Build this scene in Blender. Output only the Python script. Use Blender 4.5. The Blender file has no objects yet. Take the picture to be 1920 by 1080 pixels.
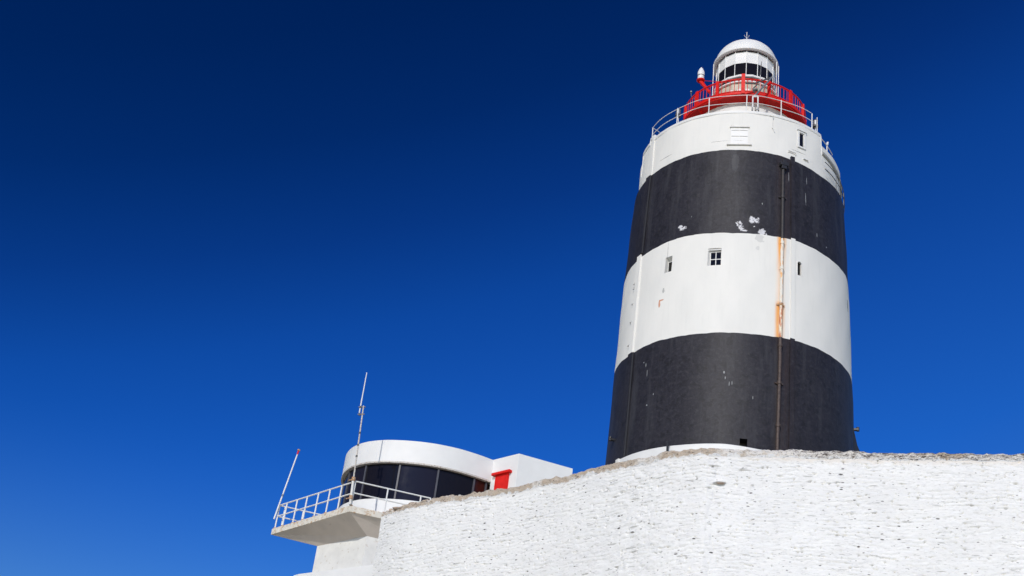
import bpy, bmesh, math, random
import numpy as np
from mathutils import Vector, Matrix
R = math.radians
sc = bpy.context.scene
col = sc.collection

# ------------------------------------------------------------------ camera
PITCH, ROLL, YAW = 0.520, 0.133, -0.195
F_ = Vector((math.sin(YAW)*math.cos(PITCH), math.cos(YAW)*math.cos(PITCH), math.sin(PITCH)))
R0 = Vector((math.cos(YAW), -math.sin(YAW), 0)); U0 = R0.cross(F_)
RV = math.cos(ROLL)*R0 + math.sin(ROLL)*U0; UV_ = -math.sin(ROLL)*R0 + math.cos(ROLL)*U0
cd = bpy.data.cameras.new('camera'); cam = bpy.data.objects.new('camera', cd); col.objects.link(cam)
cd.lens = 45.9; cd.sensor_width = 36; cd.clip_end = 20000
cam.matrix_world = Matrix(((RV.x, UV_.x, -F_.x, 0), (RV.y, UV_.y, -F_.y, 0), (RV.z, UV_.z, -F_.z, 0), (0, 0, 0, 1)))
sc.camera = cam
# ------------------------------------------------------------------ sky and sun
SUN_EL, SUN_AZ = R(29), R(-9)          # azimuth measured from straight behind the camera towards its right
w = bpy.data.worlds.new('World'); sc.world = w; w.use_nodes = True
nt = w.node_tree; bg = nt.nodes['Background']
sky = nt.nodes.new('ShaderNodeTexSky'); sky.sky_type = 'NISHITA'; sky.sun_disc = False
sky.sun_elevation = SUN_EL; sky.sun_rotation = math.pi - SUN_AZ
sky.altitude = 0; sky.air_density = 1.0; sky.dust_density = 0.3; sky.ozone_density = 3.0
# clear polarised autumn sky: darkens towards the upper left of the sky, paler to the horizon
tcw = nt.nodes.new('ShaderNodeTexCoord'); dot = nt.nodes.new('ShaderNodeVectorMath'); dot.operation = 'DOT_PRODUCT'
dot.inputs[1].default_value = (-0.322, 0, 0.947)
mr = nt.nodes.new('ShaderNodeMapRange'); mr.inputs[1].default_value = -0.2; mr.inputs[2].default_value = 1.0
rp = nt.nodes.new('ShaderNodeValToRGB'); el = rp.color_ramp.elements
for q, (s_, c_) in enumerate(((-.2, (.75, .95, 1.15)), (.05, (.40, .70, 1.15)), (.344, (.085, .49, 1.25)), (.437, (.060, .40, 1.12)), (.52, (.036, .315, .95)), (.578, (.022, .215, .70)), (.64, (.007, .15, .50)), (.70, (.001, .122, .41)), (1.0, (0, .075, .27)))):
    e = el[q] if q < 2 else el.new(.999)
    e.position = (s_+.2)/1.2; e.color = (c_[0]/1.3, c_[1]/1.3, c_[2]/1.3, 1)
mx = nt.nodes.new('ShaderNodeMix'); mx.data_type = 'RGBA'; mx.blend_type = 'MULTIPLY'; mx.inputs[0].default_value = 1
# pale haze over the horizon, with an added brighter glow below as fill light
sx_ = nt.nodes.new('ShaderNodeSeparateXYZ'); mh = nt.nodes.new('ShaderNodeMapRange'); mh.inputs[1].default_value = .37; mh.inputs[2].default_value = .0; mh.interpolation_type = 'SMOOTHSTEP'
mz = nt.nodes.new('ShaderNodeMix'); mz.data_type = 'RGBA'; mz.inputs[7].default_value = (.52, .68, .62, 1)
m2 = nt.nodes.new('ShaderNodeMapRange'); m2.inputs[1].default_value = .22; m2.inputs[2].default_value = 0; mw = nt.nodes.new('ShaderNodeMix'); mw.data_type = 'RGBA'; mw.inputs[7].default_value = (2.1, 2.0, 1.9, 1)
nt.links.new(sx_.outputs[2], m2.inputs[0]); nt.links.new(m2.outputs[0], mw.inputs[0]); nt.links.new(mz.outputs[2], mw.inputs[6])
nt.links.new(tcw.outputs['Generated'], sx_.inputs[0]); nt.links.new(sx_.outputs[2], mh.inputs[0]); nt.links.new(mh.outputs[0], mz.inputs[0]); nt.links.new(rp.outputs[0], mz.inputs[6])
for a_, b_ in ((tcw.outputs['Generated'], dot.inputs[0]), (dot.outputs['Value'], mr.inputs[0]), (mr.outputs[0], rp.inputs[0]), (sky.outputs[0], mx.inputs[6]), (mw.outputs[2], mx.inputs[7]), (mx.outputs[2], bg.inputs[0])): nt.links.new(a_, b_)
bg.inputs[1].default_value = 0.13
sd = bpy.data.lights.new('sun', 'SUN'); sd.energy = 2.7; sd.angle = R(0.53); sd.color = (1.0, 0.95, 0.88)
sun = bpy.data.objects.new('sun', sd); col.objects.link(sun)
tos = Vector((math.sin(SUN_AZ)*math.cos(SUN_EL), -math.cos(SUN_AZ)*math.cos(SUN_EL), math.sin(SUN_EL)))
sun.rotation_euler = tos.to_track_quat('Z', 'Y').to_euler(); sun.location = (20, -40, 60)
vs = sc.view_settings; vs.view_transform = 'Standard'; vs.look = 'None'; vs.gamma = 1; vs.use_curve_mapping = False; vs.exposure = 0.0

# ------------------------------------------------------------------ helpers
D = 62.96                              # lighthouse axis stands at (0, D)
def T(th, z, r, cx=0.0):
    t = R(th); return Vector((cx + r*math.sin(t), D - r*math.cos(t), z))
def frame_at(th, z, r):                # local frame on the tower wall: right, out, up
    t = R(th); return T(th, z, r), Vector((math.cos(t), math.sin(t), 0)), Vector((math.sin(t), -math.cos(t), 0)), Vector((0, 0, 1))

class MB:
    def __init__(s): s.v = []; s.f = []; s.uv = None
    def add(s, vs, fs):
        o = len(s.v); s.v += [tuple(p) for p in vs]; s.f += [tuple(i+o for i in f) for f in fs]
    def quad(s, a, b, c, d): s.add([a, b, c, d], [(0, 1, 2, 3)])
    def box(s, c, hx, hy, hz, ax=None):
        X, Y, Z = ax if ax else (Vector((1, 0, 0)), Vector((0, 1, 0)), Vector((0, 0, 1)))
        c = Vector(c); P = [c + X*hx*i + Y*hy*j + Z*hz*k for k in (-1, 1) for j in (-1, 1) for i in (-1, 1)]
        s.add(P, [(0, 2, 3, 1), (4, 5, 7, 6), (0, 1, 5, 4), (2, 6, 7, 3), (0, 4, 6, 2), (1, 3, 7, 5)])
    def tube(s, pts, r, n=8, caps=True, r2=None):
        pts = [Vector(p) for p in pts]; m = len(pts); rings = []
        prev = None
        for i, p in enumerate(pts):
            d = (pts[min(i+1, m-1)] - pts[max(i-1, 0)]).normalized()
            a = prev if prev else (Vector((0, 0, 1)) if abs(d.z) < .9 else Vector((1, 0, 0)))
            x = (a - d*a.dot(d)).normalized(); prev = x; y = d.cross(x)
            rr = r if r2 is None else r + (r2-r)*i/(m-1)
            rings.append([p + x*rr*math.cos(2*math.pi*k/n) + y*rr*math.sin(2*math.pi*k/n) for k in range(n)])
        fs = []
        for i in range(m-1):
            for k in range(n): fs.append((i*n+k, i*n+(k+1) % n, (i+1)*n+(k+1) % n, (i+1)*n+k))
        if caps: fs.append(tuple(range(n-1, -1, -1))); fs.append(tuple((m-1)*n+k for k in range(n)))
        s.add([q for rg in rings for q in rg], fs)
    def lathe(s, prof, cx, cy, n=96, t0=0, t1=360, close=True):
        full = abs(t1-t0) >= 360; m = n if full else n+1
        vs = [(cx + r*math.sin(R(t0+(t1-t0)*k/n)), cy - r*math.cos(R(t0+(t1-t0)*k/n)), z) for (r, z) in prof for k in range(m)]
        fs = []
        for i in range(len(prof)-1):
            for k in range(n):
                k2 = (k+1) % m; fs.append((i*m+k, i*m+k2, (i+1)*m+k2, (i+1)*m+k))
        s.add(vs, fs)
    def prism(s, poly, z0, z1, z0s=None):
        n = len(poly); s.add([(p[0], p[1], z0) for p in poly] + [(p[0], p[1], z1) for p in poly],
              [tuple(range(n-1, -1, -1)), tuple(range(n, 2*n))] + [(i, (i+1) % n, n+(i+1) % n, n+i) for i in range(n)])
    def build(s, name, mat, parent=None, smooth=False, bevel=0, angle=35):
        me = bpy.data.meshes.new(name); me.from_pydata(s.v, [], s.f); me.validate()
        if s.uv is not None:
            u = me.uv_layers.new(name='UVMap')
            vi = np.zeros(len(me.loops), dtype=np.int32); me.loops.foreach_get('vertex_index', vi)
            u.data.foreach_set('uv', np.asarray(s.uv, dtype=np.float32)[vi].ravel())
        bm = bmesh.new(); bm.from_mesh(me); bmesh.ops.recalc_face_normals(bm, faces=bm.faces) ; bm.to_mesh(me); bm.free()
        me.materials.append(mat); o = bpy.data.objects.new(name, me); col.objects.link(o)
        if parent: o.parent = parent
        if bevel:
            b = o.modifiers.new('bevel', 'BEVEL'); b.width = bevel; b.segments = 2; b.limit_method = 'ANGLE'
        if smooth:
            for p in me.polygons: p.use_smooth = True
            me.set_sharp_from_angle(angle=R(angle))
        return o
def tag(o, label=None, cat=None, group=None, kind=None):
    for k, v in (('label', label), ('category', cat), ('group', group), ('kind', kind)):
        if v: o[k] = v
    return o
def thing(name, label, cat, group=None):
    o = bpy.data.objects.new(name, None); col.objects.link(o); o.empty_display_size = .3
    return tag(o, label, cat, group)

# ------------------------------------------------------------------ materials
class NT:
    def __init__(s, name):
        s.m = bpy.data.materials.new(name); s.m.use_nodes = True; s.t = s.m.node_tree; s.b = s.t.nodes['Principled BSDF']
    def n(s, typ, **kw):
        x = s.t.nodes.new('ShaderNode'+typ)
        for k, v in kw.items(): setattr(x, k, v)
        return x
    def l(s, a, b): s.t.links.new(a, b)
    def val(s, sock, v):
        if hasattr(v, 'is_output'): s.l(v, sock)
        else: sock.default_value = v
    def math(s, op, a, b=0.0, c=None, clamp=False):
        x = s.n('Math', operation=op, use_clamp=clamp); s.val(x.inputs[0], a); s.val(x.inputs[1], b)
        if c is not None: s.val(x.inputs[2], c)
        return x.outputs[0]
    def noise(s, vec, scale, detail=4, rough=.55, dist=0):
        x = s.n('TexNoise'); s.l(vec, x.inputs['Vector']); x.inputs['Scale'].default_value = scale
        x.inputs['Detail'].default_value = detail; x.inputs['Roughness'].default_value = rough; x.inputs['Distortion'].default_value = dist
        return x.outputs[0]
    def mapr(s, v, a, b, c=0., d=1.):
        x = s.n('MapRange'); s.val(x.inputs[0], v)
        for i, q in enumerate((a, b, c, d)): x.inputs[i+1].default_value = q
        return x.outputs[0]
    def scale(s, vec, sx, sy, sz):
        x = s.n('Mapping'); s.l(vec, x.inputs[0]); x.inputs['Scale'].default_value = (sx, sy, sz); return x.outputs[0]
    def mix(s, fac, a, b):
        x = s.n('Mix', data_type='RGBA'); s.val(x.inputs[0], fac)
        for i, q in ((6, a), (7, b)):
            if hasattr(q, 'is_output'): s.l(q, x.inputs[i])
            else: x.inputs[i].default_value = (*q, 1)
        return x.outputs[2]
    def bump(s, h, strength=.3, dist=.02, nrm=None):
        x = s.n('Bump'); x.inputs['Strength'].default_value = strength; x.inputs['Distance'].default_value = dist; s.val(x.inputs['Height'], h)
        if nrm: s.l(nrm, x.inputs['Normal'])
        return x.outputs[0]
def simple(name, c, rough=.5, metal=0, var=.12, scale=3., bump=.0, dirt=None, dirt_amt=.0, spec=.5):
    k = NT(name); tc = k.n('TexCoord').outputs['Object']
    n1 = k.noise(tc, scale, 6); f = k.mapr(n1, .3, .7)
    a = tuple(x*(1-var) for x in c); b = tuple(min(1, x*(1+var)) for x in c)
    cc = k.mix(f, a, b)
    if dirt:
        n2 = k.noise(tc, scale*2.3, 7, .65); cc = k.mix(k.mapr(n2, .62-dirt_amt, .72-dirt_amt*.6), cc, dirt)
    k.l(cc, k.b.inputs['Base Color']); k.b.inputs['Roughness'].default_value = rough; k.b.inputs['Metallic'].default_value = metal
    k.b.inputs['Specular IOR Level'].default_value = spec
    if bump: k.l(k.bump(k.noise(tc, scale*8, 5), bump, .01), k.b.inputs['Normal'])
    return k.m
def blob(k, u, v, u0, v0, ru, rv, nz, amp=.9):
    du = k.math('DIVIDE', k.math('SUBTRACT', u, u0), ru); dv = k.math('DIVIDE', k.math('SUBTRACT', v, v0), rv)
    d = k.math('SQRT', k.math('ADD', k.math('MULTIPLY', du, du), k.math('MULTIPLY', dv, dv)))
    s = k.math('SUBTRACT', k.math('SUBTRACT', 1.0, d), k.math('MULTIPLY', k.math('SUBTRACT', nz, .5), amp*4))
    return k.mapr(s, 0, .12)
# u = 6*angle(rad) around the tower, v = height
def U6(th): return 6*R(th)
def tower_mat(name, kind):
    k = NT(name); tc = k.n('TexCoord'); uvn = tc.outputs['UV']; ob = tc.outputs['Object']
    sp = k.n('SeparateXYZ'); k.l(uvn, sp.inputs[0]); u, v = sp.outputs[0], sp.outputs[1]
    fine = k.noise(k.scale(uvn, 1, 1, 1), 5.5, 8, .68)
    big = k.noise(k.scale(uvn, .6, .25, 1), 1.0, 5, .6)
    streak = k.noise(k.scale(uvn, 4.5, .35, 1), 1.0, 5, .6)
    if kind == 'white':
        c = k.mix(k.mapr(big, .3, .7), (.80, .79, .755), (.735, .73, .70))
        c = k.mix(k.mapr(streak, .55, .8, 0, .35), c, (.63, .63, .60))
        c = k.mix(k.mapr(k.noise(uvn, 9, 6, .7), .66, .75, 0, .35), c, (.50, .49, .46))
        # orange rust run left of the downpipe
        up = k.math('SUBTRACT', u, k.math('ADD', U6(21.5), k.math('MULTIPLY', k.math('SUBTRACT', v, 34), .018)))
        g = k.math('MULTIPLY', k.mapr(up, -.30, -.10), k.mapr(up, .30, .02))
        zr = k.math('MAXIMUM', k.mapr(v, 34.8, 36.6), k.math('MULTIPLY', k.mapr(v, 33.2, 32.9), k.mapr(v, 31.0, 32.4, .55, 1)))
        zr = k.math('MULTIPLY', k.math('ADD', zr, .30), k.mapr(v, 37.6, 37.5))
        rm = k.math('MULTIPLY', k.math('MULTIPLY', g, zr), k.mapr(streak, .3, .6, .35, 1), clamp=True)
        c = k.mix(k.math('MULTIPLY', rm, 1.0), c, (.80, .40, .12))
        nz = k.noise(uvn, 5, 4, .6)
        for th, z, ru, rv, cc in ((-35.8, 34.0, .07, .16, (.35, .35, .34)), (-37.8, 33.25, .06, .26, (.55, .17, .05)), (-36.9, 33.45, .14, .05, (.55, .2, .07)),
                                  (11.0, 36.70, .26, .22, (.42, .42, .42)), (10.2, 36.1, .10, .12, (.5, .5, .49)), (-35.2, 36.3, .03, .7, (.5, .5, .48)), (74, 35.4, .1, .4, (.1, .1, .1))):
            c = k.mix(k.math('MULTIPLY', blob(k, u, v, U6(th), z, ru, rv, nz, .55), .4 if th > 0 and th < 20 else .75), c, cc)
        k.b.inputs['Roughness'].default_value = .8; k.b.inputs['Specular IOR Level'].default_value = .12
        k.l(k.bump(fine, .25, .02), k.b.inputs['Normal'])
    else:
        c = k.mix(k.mapr(big, .3, .7), (.018, .017, .024), (.027, .026, .034))
        c = k.mix(k.mapr(fine, .48, .70, 0, .8), c, (.046, .045, .053)); c = k.mix(k.mapr(k.noise(uvn, 2.4, 9, .74, .8), .50, .62, 0, .75), c, (.011, .011, .014)); c = k.mix(k.mapr(k.noise(k.scale(uvn, 1.6, .16, 1), 1.0, 6, .65), .52, .66, 0, .55), c, (.052, .052, .060))
        c = k.mix(k.mapr(streak, .55, .85, 0, .6), c, (.013, .013, .017))
        # scattered worn spots
        wv = k.noise(uvn, 16, 5, .75); c = k.mix(k.mapr(wv, .71, .77, 0, .5), c, (.17, .17, .18))
        nz = k.noise(uvn, 8, 7, .8)
        hm = k.mapr(k.noise(uvn, 6.5, 5, .7), .43, .47)
        for th, z, ru, rv in ((-28.9, 37.70, .12, .09), (-27.2, 37.56, .19, .11), (.9, 37.50, .15, .15), (1.9, 37.28, .14, .12), (3.4, 37.10, .16, .05), (7.2, 37.82, .14, .20), (8.8, 37.76, .20, .13), (10.3, 37.93, .06, .06), (8.3, 37.40, .04, .04), (12.0, 37.1, .17, .20), (13.3, 36.98, .14, .10)):
            c = k.mix(k.math('MULTIPLY', blob(k, u, v, U6(th), z, ru*1.1, rv*1.1, nz, .75), hm), c, (.64, .64, .67))
        for th, z, ru, rv in ((-43, 29.9, .03, .13), (-41.9, 29.4, .02, .22), (-44.6, 30.1, .04, .04), (-3.4, 28.85, .05, .08), (-2.8, 28.55, .025, .1), (-1.0, 28.25, .02, .14), (.2, 28.3, .02, .12), (9.4, 27.6, .02, .1),
                              (-40.5, 27.6, .05, .05), (-37, 28.1, .03, .06), (-3, 27.5, .35, .025), (12, 38.9, .03, .09), (-23, 38.2, .02, .05), (26, 41, .02, .35), (36, 40, .02, .5), (37, 41.2, .02, .3), (43, 38, .03, .15), (50, 37.6, .05, .05), (-2, 41.5, .2, .6)):
            a = .45 if ru > .1 else .62; ru, rv = (ru*.8, rv*.9) if ru <= .1 else (ru, rv)
            if rv == .6: a = .05
            c = k.mix(k.math('MULTIPLY', blob(k, u, v, U6(th), z, ru, rv, nz, .55), a), c, (.45, .47, .48) if ru < .3 or rv > .3 else (.015, .015, .018))
        # rusty tint around the downpipe
        up = k.math('SUBTRACT', u, U6(22)); g = k.math('MULTIPLY', k.mapr(up, -.5, -.1), k.mapr(up, .9, .3))
        c = k.mix(k.math('MULTIPLY', k.math('MULTIPLY', g, .3), k.mapr(streak, .3, .7)), c, (.075, .048, .04))
        k.b.inputs['Roughness'].default_value = .52; k.b.inputs['Specular IOR Level'].default_value = .22
        k.l(k.bump(fine, .35, .03), k.b.inputs['Normal'])
    k.l(c, k.b.inputs['Base Color'])
    return k.m
M = {}
M['tw'] = tower_mat('tower_white_paint', 'white'); M['tb'] = tower_mat('tower_black_paint', 'black')
M['tw_plain'] = simple('render_white', (.74, .735, .715), .85, var=.03, spec=.1)
M['white'] = simple('white_paint', (.77, .77, .76), .55, var=.04, scale=1.2, bump=.08)
M['white_old'] = simple('weathered_white_paint', (.72, .71, .68), .6, var=.07, scale=2.5, bump=.15, dirt=(.45, .36, .26), dirt_amt=.02)
M['rail'] = simple('railing_white_paint', (.78, .78, .77), .45, var=.04, scale=5, dirt=(.5, .3, .16), dirt_amt=-.02)
M['black'] = simple('black_paint', (.02, .02, .024), .5, var=.2)
M['red'] = simple('red_paint', (.70, .014, .010), .5, var=.12, scale=4, bump=.05, spec=.2)
M['steel'] = simple('galvanised_steel', (.32, .33, .34), .45, .6, var=.2, scale=8)
M['dsteel'] = simple('dark_steel', (.12, .12, .12), .5, .4, var=.25, scale=8)
M['mullion'] = simple('mullion_metal', (.07, .07, .085), .5, var=.2, scale=6)
M['rust'] = simple('rusty_steel', (.42, .22, .10), .8, 0, var=.3, scale=12, dirt=(.6, .55, .48), dirt_amt=.12)
M['polep'] = simple('pole_paint', (.55, .52, .48), .6, 0, var=.15, scale=5, dirt=(.22, .12, .07), dirt_amt=.1)
M['beige'] = simple('murette_panel', (.50, .46, .37), .55, var=.15, scale=3)
M['grey'] = simple('grey_render', (.33, .33, .32), .7, var=.15, scale=3)
M['felt'] = simple('roof_felt', (.07, .07, .07), .9)
M['concrete'] = simple('balcony_soffit', (.62, .545, .485), .8, var=.07, scale=1.5, bump=.15, dirt=(.42, .33, .25), dirt_amt=-.04)
M['rim'] = simple('balcony_rim', (.70, .66, .58), .75, var=.10, scale=3, bump=.2, dirt=(.46, .27, .12), dirt_amt=.10)
def glassm(name, c, rough):
    k = NT(name); k.b.inputs['Base Color'].default_value = (*c, 1); k.b.inputs['Roughness'].default_value = rough
    tc = k.n('TexCoord').outputs['Object']; k.l(k.bump(k.noise(tc, 1.2, 2), .05, .02), k.b.inputs['Normal'])
    k.l(k.mapr(k.noise(tc, 3, 5), .3, .7, rough*.7, rough*1.8), k.b.inputs['Roughness'])
    k.b.inputs['Specular IOR Level'].default_value = .5
    return k.m
M['glass'] = glassm('dark_glass', (.010, .009, .012), .05)
M['glass'].node_tree.nodes['Principled BSDF'].inputs['Specular IOR Level'].default_value = .17
for q_, c_, r_ in (('glass_a', (.016, .015, .024), .07), ('glass_b', (.007, .006, .007), .04), ('glass_door_reflection', (.034, .010, .008), .08)):  # last variant is tinted red: the door's reflection put into the colour
    M[q_] = glassm('dark_'+q_, c_, r_); M[q_].node_tree.nodes['Principled BSDF'].inputs['Specular IOR Level'].default_value = .17
M['pane'] = glassm('small_pane', (.008, .007, .006), .04)
M['lamp_white'] = simple('lamp_housing', (.80, .80, .80), .35, var=.02)
def pipe_mat():
    k = NT('downpipe_paint'); tc = k.n('TexCoord').outputs['Object']; sp = k.n('SeparateXYZ'); k.l(tc, sp.inputs[0]); z = sp.outputs[2]
    n = k.noise(k.scale(tc, 4, 4, 1.2), 2, 6, .65); n2 = k.noise(tc, 9, 5, .6)
    wcol = k.mix(k.mapr(n, .47, .62), (.74, .71, .64), (.78, .42, .16))
    wcol = k.mix(k.math('MULTIPLY', k.mapr(z, 33.0, 32.85), .75), wcol, k.mix(k.mapr(n, .42, .52), (.78, .70, .52), (.55, .14, .04)))
    bcol = k.mix(k.mapr(n2, .4, .65), (.085, .058, .048), (.045, .03, .026))
    tcol = k.mix(k.mapr(n2, .4, .7), (.022, .022, .026), (.05, .04, .035))
    c = k.mix(k.math('GREATER_THAN', z, 36.85), k.mix(k.math('GREATER_THAN', z, 31.05), bcol, wcol), tcol)
    k.l(c, k.b.inputs['Base Color']); k.b.inputs['Roughness'].default_value = .6; k.l(k.bump(n2, .3, .01), k.b.inputs['Normal'])
    return k.m
M['pipe'] = pipe_mat()

# ------------------------------------------------------------------ ground
def gz(x, y):
    if y < 17: a = -1.7 + max(0, (y-4))/13*5.4
    elif y < 60: a = 3.7 + (y-17)/43*18.6
    else: a = 22.3 + min(1.5, (y-60)*.03)
    lat = max(0, abs(x-2)-35); a -= min(a+6, (lat/60)*18) if lat > 0 else 0
    back = max(0, y-110); a -= min(max(a+6, 0), back/60*20) if back > 0 else 0
    if y > 12:
        q = min(1, max(0, (-x/y-.225)/.07)); cap = .10*math.hypot(x, y)-1.5; a = a*(1-q)+min(a, cap)*q
    return a + .18*math.sin(x*.31+y*.17)+.12*math.sin(x*.13-y*.41)
g = MB(); N = 150
xs = [(-1 if i < 0 else 1)*(abs(i)**2.6)*.012+0 for i in range(-N//2, N//2+1)]; ys = [j+20 for j in xs]
xs = [x*1.0 for x in xs]
g.add([(x, y, gz(x, y) if abs(x) < 400 and -300 < y < 400 else -6) for y in ys for x in xs], [(j*(N+1)+i, j*(N+1)+i+1, (j+1)*(N+1)+i+1, (j+1)*(N+1)+i) for j in range(N) for i in range(N)])
k = NT('ground'); tc = k.n('TexCoord').outputs['Object']
c = k.mix(k.mapr(k.noise(tc, .15, 6), .4, .6), (.46, .44, .39), (.26, .27, .17)); c = k.mix(k.mapr(k.noise(tc, 3, 6), .4, .7, 0, .6), c, (.50, .48, .43))
k.l(c, k.b.inputs['Base Color']); k.b.inputs['Roughness'].default_value = .9; k.l(k.bump(k.noise(tc, 2, 8), .6, .1), k.b.inputs['Normal'])
tag(g.build('ground', k.m, smooth=True, angle=80), 'rough grass and pale rock sloping up to the lighthouse', None, None, 'structure')

# ------------------------------------------------------------------ lighthouse
LH = thing('lighthouse', 'massive round lighthouse painted in wide black and white bands with red gallery on top', 'lighthouse')
# painted boundaries wander a little, measured around the tower (angle, height)
BA = [(-83, 31.25), (-55, 31.0), (-38, 31.07), (-16, 31.03), (10, 31.05), (31, 31.16), (50, 31.22), (70, 31.22), (90, 31.1)]
BB = [(-83, 36.82), (-52, 36.88), (-30, 37.02), (-2, 36.91), (18, 36.97), (31, 37.05), (57, 37.0), (76, 37.13), (90, 37.1)]
BC = [(-66, 42.24), (-44, 42.32), (-30, 42.35), (-3, 42.35), (19, 42.28), (40, 42.15), (50, 42.08), (61, 42.16), (80, 42.25)]
def zb(tab, th):
    th = (th+180) % 360-180
    a = [t for t, _ in tab]; b = [z for _, z in tab]
    wob = .009*math.sin(R(th)*37)+.006*math.sin(R(th)*71+1)
    if th < a[0] or th > a[-1]:
        s = th if th > a[-1] else th+360
        return b[-1]+(b[0]-b[-1])*(s-a[-1])/(a[0]+360-a[-1]) + wob*0
    return float(np.interp(th, a, b)) + wob
def rz(z): return float(np.interp(z, [22.3, 31.09, 36.97, 42.27], [6.32, 6.20, 6.083, 5.884]))
RW = 5.70
def zparapet(th):
    th = (th+180) % 360-180
    if -62 <= th <= -57: return 45.32
    if -74 < th <= 50.9: return 45.06
    return 43.9 - .012*max(0, min(60, th-50.9)) if th > 50.9 else 43.6
openings = []   # (theta0, theta1, z0, z1, depth, inset_l, inset_r, inset_t, inset_b)
def band(name, zlo, zhi, rf, mat, holes, nv=10, label=None, th_rng=(-180, 180)):
    ths = set(np.arange(th_rng[0], th_rng[1]+.01, 2.0).round(3)); ths |= {x for h in holes for x in (h[0], h[1])}
    ths |= {50.89, 50.91} if name == 'parapet_wall' else set()
    ths = sorted(ths)
    full = th_rng[1]-th_rng[0] >= 360
    levels = sorted(set([i/nv for i in range(nv+1)]))
    # heights of holes are absolute; keep them by inserting rows that blend to flat near the holes
    hz = sorted({x for h in holes for x in (h[2], h[3])})
    m = MB(); uv = []
    rows = []
    for L in levels: rows.append(('f', L))
    for z in hz: rows.append(('z', z))
    zm = lambda th: (zlo(th), zhi(th))
    lo0, hi0 = zm(0)
    rows.sort(key=lambda q: q[1] if q[0] == 'f' else (q[1]-lo0)/(hi0-lo0))
    rows = [q for q in rows if not (q[0] == 'f' and 0 < q[1] < 1 and any(abs(lo0+q[1]*(hi0-lo0)-z) < .12 for z in hz))]
    idx = {}
    for j, q in enumerate(rows):
        for i, th in enumerate(ths):
            lo, hi = zm(th); z = lo+q[1]*(hi-lo) if q[0] == 'f' else q[1]
            rr = rf(z); wob = .012*math.sin(R(th)*9+z*1.3)+.008*math.sin(R(th)*23-z*2.1)
            p = T(th, z, rr+wob); m.v.append(tuple(p)); uv.append((U6(th), z)); idx[i, j] = len(m.v)-1
    for j in range(len(rows)-1):
        za = [m.v[idx[0, j]][2], m.v[idx[0, j+1]][2]]
        for i in range(len(ths)-1):
            tm = (ths[i]+ths[i+1])/2
            zmid = (m.v[idx[i, j]][2]+m.v[idx[i, j+1]][2])/2
            if any(h[0] < tm < h[1] and h[2] < zmid < h[3] for h in holes): continue
            m.f.append((idx[i, j], idx[i+1, j], idx[i+1, j+1], idx[i, j+1]))
    for h in holes:                    # reveals with splayed jambs
        t0, t1, z0, z1, dep, il, ir, it, ib = h; r = rf((z0+z1)/2)
        o = [T(t0, z0, r), T(t1, z0, r), T(t1, z1, r), T(t0, z1, r)]
        P, X, Y, Z = frame_at((t0+t1)/2, (z0+z1)/2, r)
        hw = (o[1]-o[0]).length/2
        inn = [P-Y*dep-X*(hw-il)-Z*((z1-z0)/2-ib), P-Y*dep+X*(hw-ir)-Z*((z1-z0)/2-ib), P-Y*dep+X*(hw-ir)+Z*((z1-z0)/2-it), P-Y*dep-X*(hw-il)+Z*((z1-z0)/2-it)]
        b = len(m.v); m.v += [tuple(p) for p in o+inn]; uv += [(U6(t0), z0), (U6(t1), z0), (U6(t1), z1), (U6(t0), z1)]*2
        for q in range(4): m.f.append((b+q, b+(q+1) % 4, b+4+(q+1) % 4, b+4+q))
    m.uv = uv
    o = m.build(name, mat, LH, smooth=True, angle=30)
    if label: o['label'] = label
    return o
W1 = (-36.0, -32.0, 35.05, 36.0, .30, .0, .0, .16, .0)
W2 = (-13.4, -6.9, 34.98, 36.0, .20, .10, .0, .13, .0)
W3 = (33.6, 36.7, 43.5, 44.4, .05, 0, 0, 0, 0)
W4 = (-5.0, 4.2, 42.85, 43.98, .05, 0, 0, 0, 0)
HOLE = (4.25, 7.5, 24.98, 25.42, .5, 0, 0, 0, 0)
SL = (30.2, 32.7, 35.02, 35.86, .14, .0, .0, .0, .0)
band('black_band', lambda t: 22.0, lambda t: zb(BA, t), rz, M['tb'], [HOLE], label='lowest black painted band of the tower')
band('white_band', lambda t: zb(BA, t), lambda t: zb(BB, t), rz, M['tw'], [W1, W2, SL], label='middle white painted band with three small windows')
band('black_band', lambda t: zb(BB, t), lambda t: zb(BC, t), rz, M['tb'], [], label='upper black painted band with flaking paint')
band('parapet_wall', lambda t: zb(BC, t)-.02, zparapet, lambda z: RW, M['tw'], [W3, W4], nv=8, label='top white band under the railing')
# ledge where the upper white wall steps in
m = MB(); n = 180
uvs = []
for i in range(n+1):
    th = -180+360*i/n; z = zb(BC, th)
    for r_, dz in ((5.87, 0), (5.80, .035), (5.66, .04)): m.v.append(tuple(T(th, z+dz, r_))); uvs.append((U6(th), z))
for i in range(n):
    for j in range(2): m.f.append((i*3+j, (i+1)*3+j, (i+1)*3+j+1, i*3+j+1))
m.uv = uvs; m.build('ledge', M['tb'], LH, smooth=True)
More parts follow.
